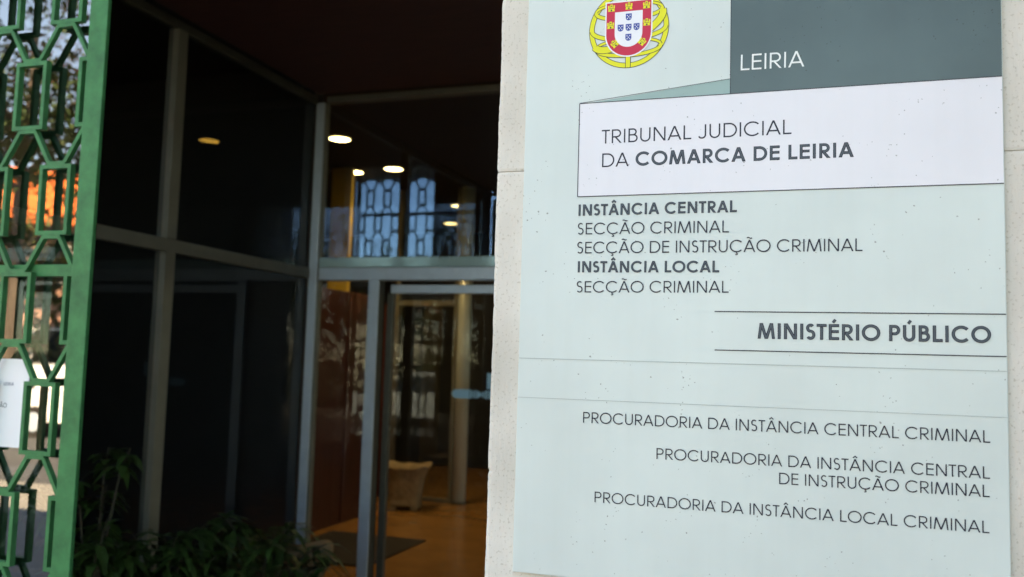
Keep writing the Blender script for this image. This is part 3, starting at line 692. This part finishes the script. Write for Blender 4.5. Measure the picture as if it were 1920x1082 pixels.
def shrub(name, loc, H, label, cat, nb=9, nl=14, L_=.12, W_=.035, spread=.35, pot=True, leafm='leaf', tilt=(0,0)):
    o = empty(name, loc); tag(o, label, cat); st, fo = MB(), MB(); z0 = .28 if pot else 0
    for i in range(nb):
        t = random.uniform(0, 2*math.pi); sp = spread*random.uniform(.3, 1); h = H*random.uniform(.55, 1)
        pts = [Vector((0,0,z0)), Vector((sp*.25*math.cos(t)+tilt[0]*.2, sp*.25*math.sin(t)+tilt[1]*.2, z0+(h-z0)*.5)), Vector((sp*.7*math.cos(t)+tilt[0]*.6, sp*.7*math.sin(t)+tilt[1]*.6, z0+(h-z0)*.9)), Vector((sp*math.cos(t)+tilt[0], sp*math.sin(t)+tilt[1], h))]
        st.tube(pts, [.007, .006, .004, .002], 6)
        for j in range(nl):
            f = random.uniform(.25, 1)*2.999; a = int(f); p_ = pts[a].lerp(pts[a+1], f-a)
            leaf(fo, p_, rv(-.3, .6), L_*random.uniform(.6, 1.2), W_*random.uniform(.7, 1.2), random.uniform(.3, .9))
    st.build('stem', M['stem'], o); fo.build('foliage', M[leafm], o, fix=False, smooth=True)
    if pot:
        k = MB(); n_ = 32
        k.loft([[(r*math.cos(2*math.pi*i/n_), r*math.sin(2*math.pi*i/n_), z) for i in range(n_)] for r, z in ((.12,0),(.16,.24),(.175,.25),(.175,.29),(.15,.29),(.145,.26))]); k.build('pot', M['dark'], o, smooth=False)
    return o
shrub('porch_shrub', (-2.72, 2.95, 0), 1.24, 'tall leafy pot shrub just behind the green post', 'plant', 16, 24, .11, .042, .30)
shrub('porch_shrub', (-2.70, 3.35, 0), .86, 'low spreading pot shrub in the dark left of the porch, behind the tall one', 'plant', 26, 24, .15, .042, .46)
shrub('porch_shrub', (-2.55, 3.85, 0), .80, 'dark bushy pot shrub in front of the flared planter', 'plant', 24, 22, .16, .04, .46)
fe = empty('porch_fern', (-2.86, 4.40, .37)); tag(fe, 'bright green fern arching out of the pale flared planter', 'fern')
k, ks = MB(), MB()
for i in range(26):
    t = random.uniform(1.3, 4.9); ln = random.uniform(.35, .6); hh = random.uniform(.10, .26); pts = []
    for q in range(7):
        f = q/6; pts.append(Vector((math.cos(t)*ln*f, math.sin(t)*ln*f, .04 + hh*math.sin(f*2.4)*1.0 - .10*f*f)))
    ks.tube(pts, .0025, 5)
    for q in range(1, 24):
        f = q/24*5.999; a = int(f); p_ = pts[a].lerp(pts[a+1], f-a); dd = (pts[a+1]-pts[a]).normalized(); sd_ = dd.cross(Vector((0,0,1))).normalized()
        for s in (-1, 1): leaf(k, p_, sd_*s + dd*.5, .075*(1-.6*abs(q/24-.35)), .014, .2)
ks.build('frond_stem', M['stem'], fe); k.build('frond', M['fern'], fe, fix=False, smooth=True)

# ================================================================== THE STREET (seen in the glass)
def tree_mesh(H, Rr, n_leaf, zb):
    k, f = MB(), MB()
    k.tube([(0,0,-.2),(.05,.02,H*.2),(.0,.08,H*.4),(.1,.0,H*.75)], [.22,.17,.13,.05], 10)
    tips = []
    for i in range(12):
        t = 2*math.pi*i/12+random.uniform(-.3,.3); z0 = H*random.uniform(zb,.57); ln = Rr*random.uniform(.6,1); up = random.uniform(.2,.9)
        pts = [Vector((0.03,.04,z0)), Vector((math.cos(t)*ln*.5, math.sin(t)*ln*.5, z0+ln*up*.5)), Vector((math.cos(t)*ln, math.sin(t)*ln, z0+ln*up))]
        k.tube(pts, [.08,.05,.02], 6); tips += [pts[1], pts[2], pts[1].lerp(pts[2], .5)]
    tips.append(Vector((.1,0,H*.8)))
    cl = [tp + rv()*random.uniform(0,.7) for tp in tips for _ in range(2)]
    for i in range(n_leaf):
        c = random.choice(cl); p_ = c + rv()*Rr*.30*random.random()**.5
        leaf(f, p_, rv(-.7,.5), random.uniform(.16,.30), random.uniform(.10,.16), .3)
    return k, f
M['bark'] = mat('bark', (.10,.075,.055), .9, var=.4, vscale=10, bump=.8)
M['tl'] = mat('broad_leaf', (.035,.055,.014), .5, var=.4, vscale=1.2); M['tl2'] = mat('olive_leaf', (.065,.075,.016), .5, var=.35, vscale=1.2)
def tree(loc, H, Rr, n_, m_, label, zb=.28):
    o = empty('street_tree', loc); tag(o, label, 'tree', 'trees across the street'); a, b_ = tree_mesh(H, Rr, n_, zb)
    a.build('trunk', M['bark'], o); b_.build('crown', M[m_], o, fix=False, smooth=True); return o
t1 = tree((-26, -14.2, 0), 7.5, 2.9, 2600, 'tl', 'green street tree across the road, mirrored in the glass')
def again(o, loc, rz, label, s=1.0):
    c = copy_tree(o); c.location = loc; c.rotation_euler = (0,0,rz); c.scale = (s,)*3; c['label'] = label; return c
t2 = tree((-9.2, -20, 0), 6.5, 2.6, 2400, 'tl2', 'olive green tree across the road, mirrored in the door')
tree((-18.8, -13.6, 0), 13, 4.0, 8000, 'tl', 'tallest dark street tree on the far pavement, mirrored in the lattice glass', .42)
again(t2, (-22.6, -17.2, 0), .7, 'small olive tree mirrored before the orange roof', 1.4)
again(t1, (5.5, -18, 0), .9, 'green tree behind the photographer, right of the hedge middle', 1.0)
again(t2, (9.5, -18.5, 0), 1.9, 'olive tree behind the photographer at the right of the hedge', 1.2)
again(t1, (13.5, -18, 0), 2.9, 'green tree behind the photographer at the hedge end', 1.1)
again(t1, (-34, -19, 0), 1.3, 'larger green tree mirrored left of the first one', 1.25)
again(t2, (-18.2, -31, 0), 2.2, 'olive tree mirrored before the red roof', 1.25)
again(t1, (-23.2, -36, 0), 4.0, 'far green tree mirrored beside the red roof', 1.22)
again(t2, (-5.5, -27, 0), 3.0, 'olive tree mirrored right of the door sticker', 1.0)
def house(loc, rz, Lx, Ly, eave, ridge, wall, roofm, label, nw):
    o = empty('street_house', loc, rz); tag(o, label, 'house', 'houses across the street')
    boxobj('wall', (-Lx/2, -Ly/2, -.2), (Lx/2, Ly/2, eave), wall, o)
    k = MB(); e = .55; x, y = Lx/2+e, Ly/2+e
    k.add([(-x,-y,eave),(x,-y,eave),(x,y,eave),(-x,y,eave),(-x+Ly*.45,0,ridge),(x-Ly*.45,0,ridge),(-x,-y,eave+.12),(x,-y,eave+.12),(x,y,eave+.12),(-x,y,eave+.12)],
          [(3,2,1,0),(6,7,5,4),(8,9,4,5),(7,8,5),(9,6,4),(0,1,7,6),(1,2,8,7),(2,3,9,8),(3,0,6,9)]); k.build('roof', roofm, o)
    for fl in range(int(eave//2.9)):
        for i in range(nw):
            xx = -Lx/2 + (i+.5)*Lx/nw; z = 1.0+2.9*fl
            wn = boxobj('window', (xx-.55, Ly/2-.02, z), (xx+.55, Ly/2+.05, z+1.35), M['white'], o); boxobj('pane', (xx-.47, Ly/2+.05, z+.08), (xx+.47, Ly/2+.056, z+1.27), M['carwin'], wn)
    return o
M['carwin'] = mat('dark_window', (.02,.025,.03), .08)
orange = mat('orange_render', (.72,.20,.035), .7, var=.12, vscale=1); cream = mat('cream_render', (.72,.66,.56), .8, var=.1, vscale=1); roofm = mat('red_tiles', (.50,.10,.035), .8, var=.3, vscale=3)
house((-27.5, -24, 0), R(-38), 13, 8, 5.9, 8.6, mat('pink_render', (.50, .27, .20), .8, var=.15, vscale=1.5), mat('orange_tiles', (.64, .135, .028), .8, var=.3, vscale=2), 'cream house with bright orange roof across the street, mirrored behind the lattice', 5)
house((-25.5, -47, 0), R(-10), 16, 9, 4.6, 6.6, cream, roofm, 'low cream house with red roof mirrored in the door glass', 6)
house((-48, -38, 0), R(-45), 14, 10, 6, 8, cream, roofm, 'two storey cream house far down the street, mirrored in the glass', 5)
hd = MB()
hm = mat('hedge_leaf', (.045,.060,.014), .6, var=.4, vscale=2)
for i in range(14000):
    x = random.uniform(-34, 16); leaf(hd, Vector((x, -16.6+random.uniform(-.45,.45), random.uniform(0, 2.35+.25*math.sin(x*1.7)+.15*math.sin(x*4.1)))), rv(), random.uniform(.14,.24), .12, .2)
tag(hd.build('street_hedge', hm, fix=False), 'clipped yellow green hedge along the far pavement', 'hedge')
def car(loc, rz, col, label):
    o = empty('parked_car', loc, rz); tag(o, label, 'car', 'cars parked across the street')
    cm = mat('car_paint', col, .25, coat=.6)
    prof = [(-2.1,.32),(-2.12,.62),(-2.0,.86),(-1.1,.95),(-.55,1.38),(-.1,1.46),(.8,1.43),(1.55,1.0),(2.0,.92),(2.1,.62),(2.06,.32)]
    k = MB(); rings = []
    for yy, s, zs in ((-.84,.97,.90),(-.86,1,1),(-.70,1,1.0),(.70,1,1.0),(.86,1,1),(.84,.97,.90)):
        rings.append([(x*s, yy*(.80 if z > 1.2 else 1), .32+(z-.32)*zs) for x, z in prof])
    k.loft(rings); k.build('body', cm, o, bevel=.03)
    for s in (-1, 1):
        k = MB(); k.poly([(-.95, s*.872, .98),(-.5, s*.74, 1.33),(.75, s*.74, 1.34),(1.3, s*.872, 1.0)]); k.build('side_glass', M['carwin'], o, fix=False)
    
    for sx in (-1.3, 1.3):
        for sy in (-1, 1):
            k = MB(); n_ = 24; k.loft([[(sx+.31*math.cos(2*math.pi*i/n_), yy, .31+.31*math.sin(2*math.pi*i/n_)) for i in range(n_)] for yy in (sy*.70, sy*.88)])
            wh = k.build('wheel', M['mat'], o); k = MB(); k.loft([[(sx+.19*math.cos(2*math.pi*i/n_), yy, .31+.19*math.sin(2*math.pi*i/n_)) for i in range(n_)] for yy in (sy*.86, sy*.89)]); k.build('rim', M['alu'], wh)
    for sy in (-.6, .6): boxobj('headlight', (-2.13, sy-.18, .66), (-2.06, sy+.18, .78), M['white'], o, bevel=.02)
    return o
car((-16.0, -11.4, -.15), 0, (.75,.75,.76), 'white car parked across the street, mirrored behind the lattice')
car((-9.6, -11.4, -.15), 0, (.42,.44,.46), 'silver car parked across the street, mirrored low in the door')
car((-22.5, -11.4, -.15), 0, (.40,.02,.02), 'red car parked across the street, last in the mirrored row')
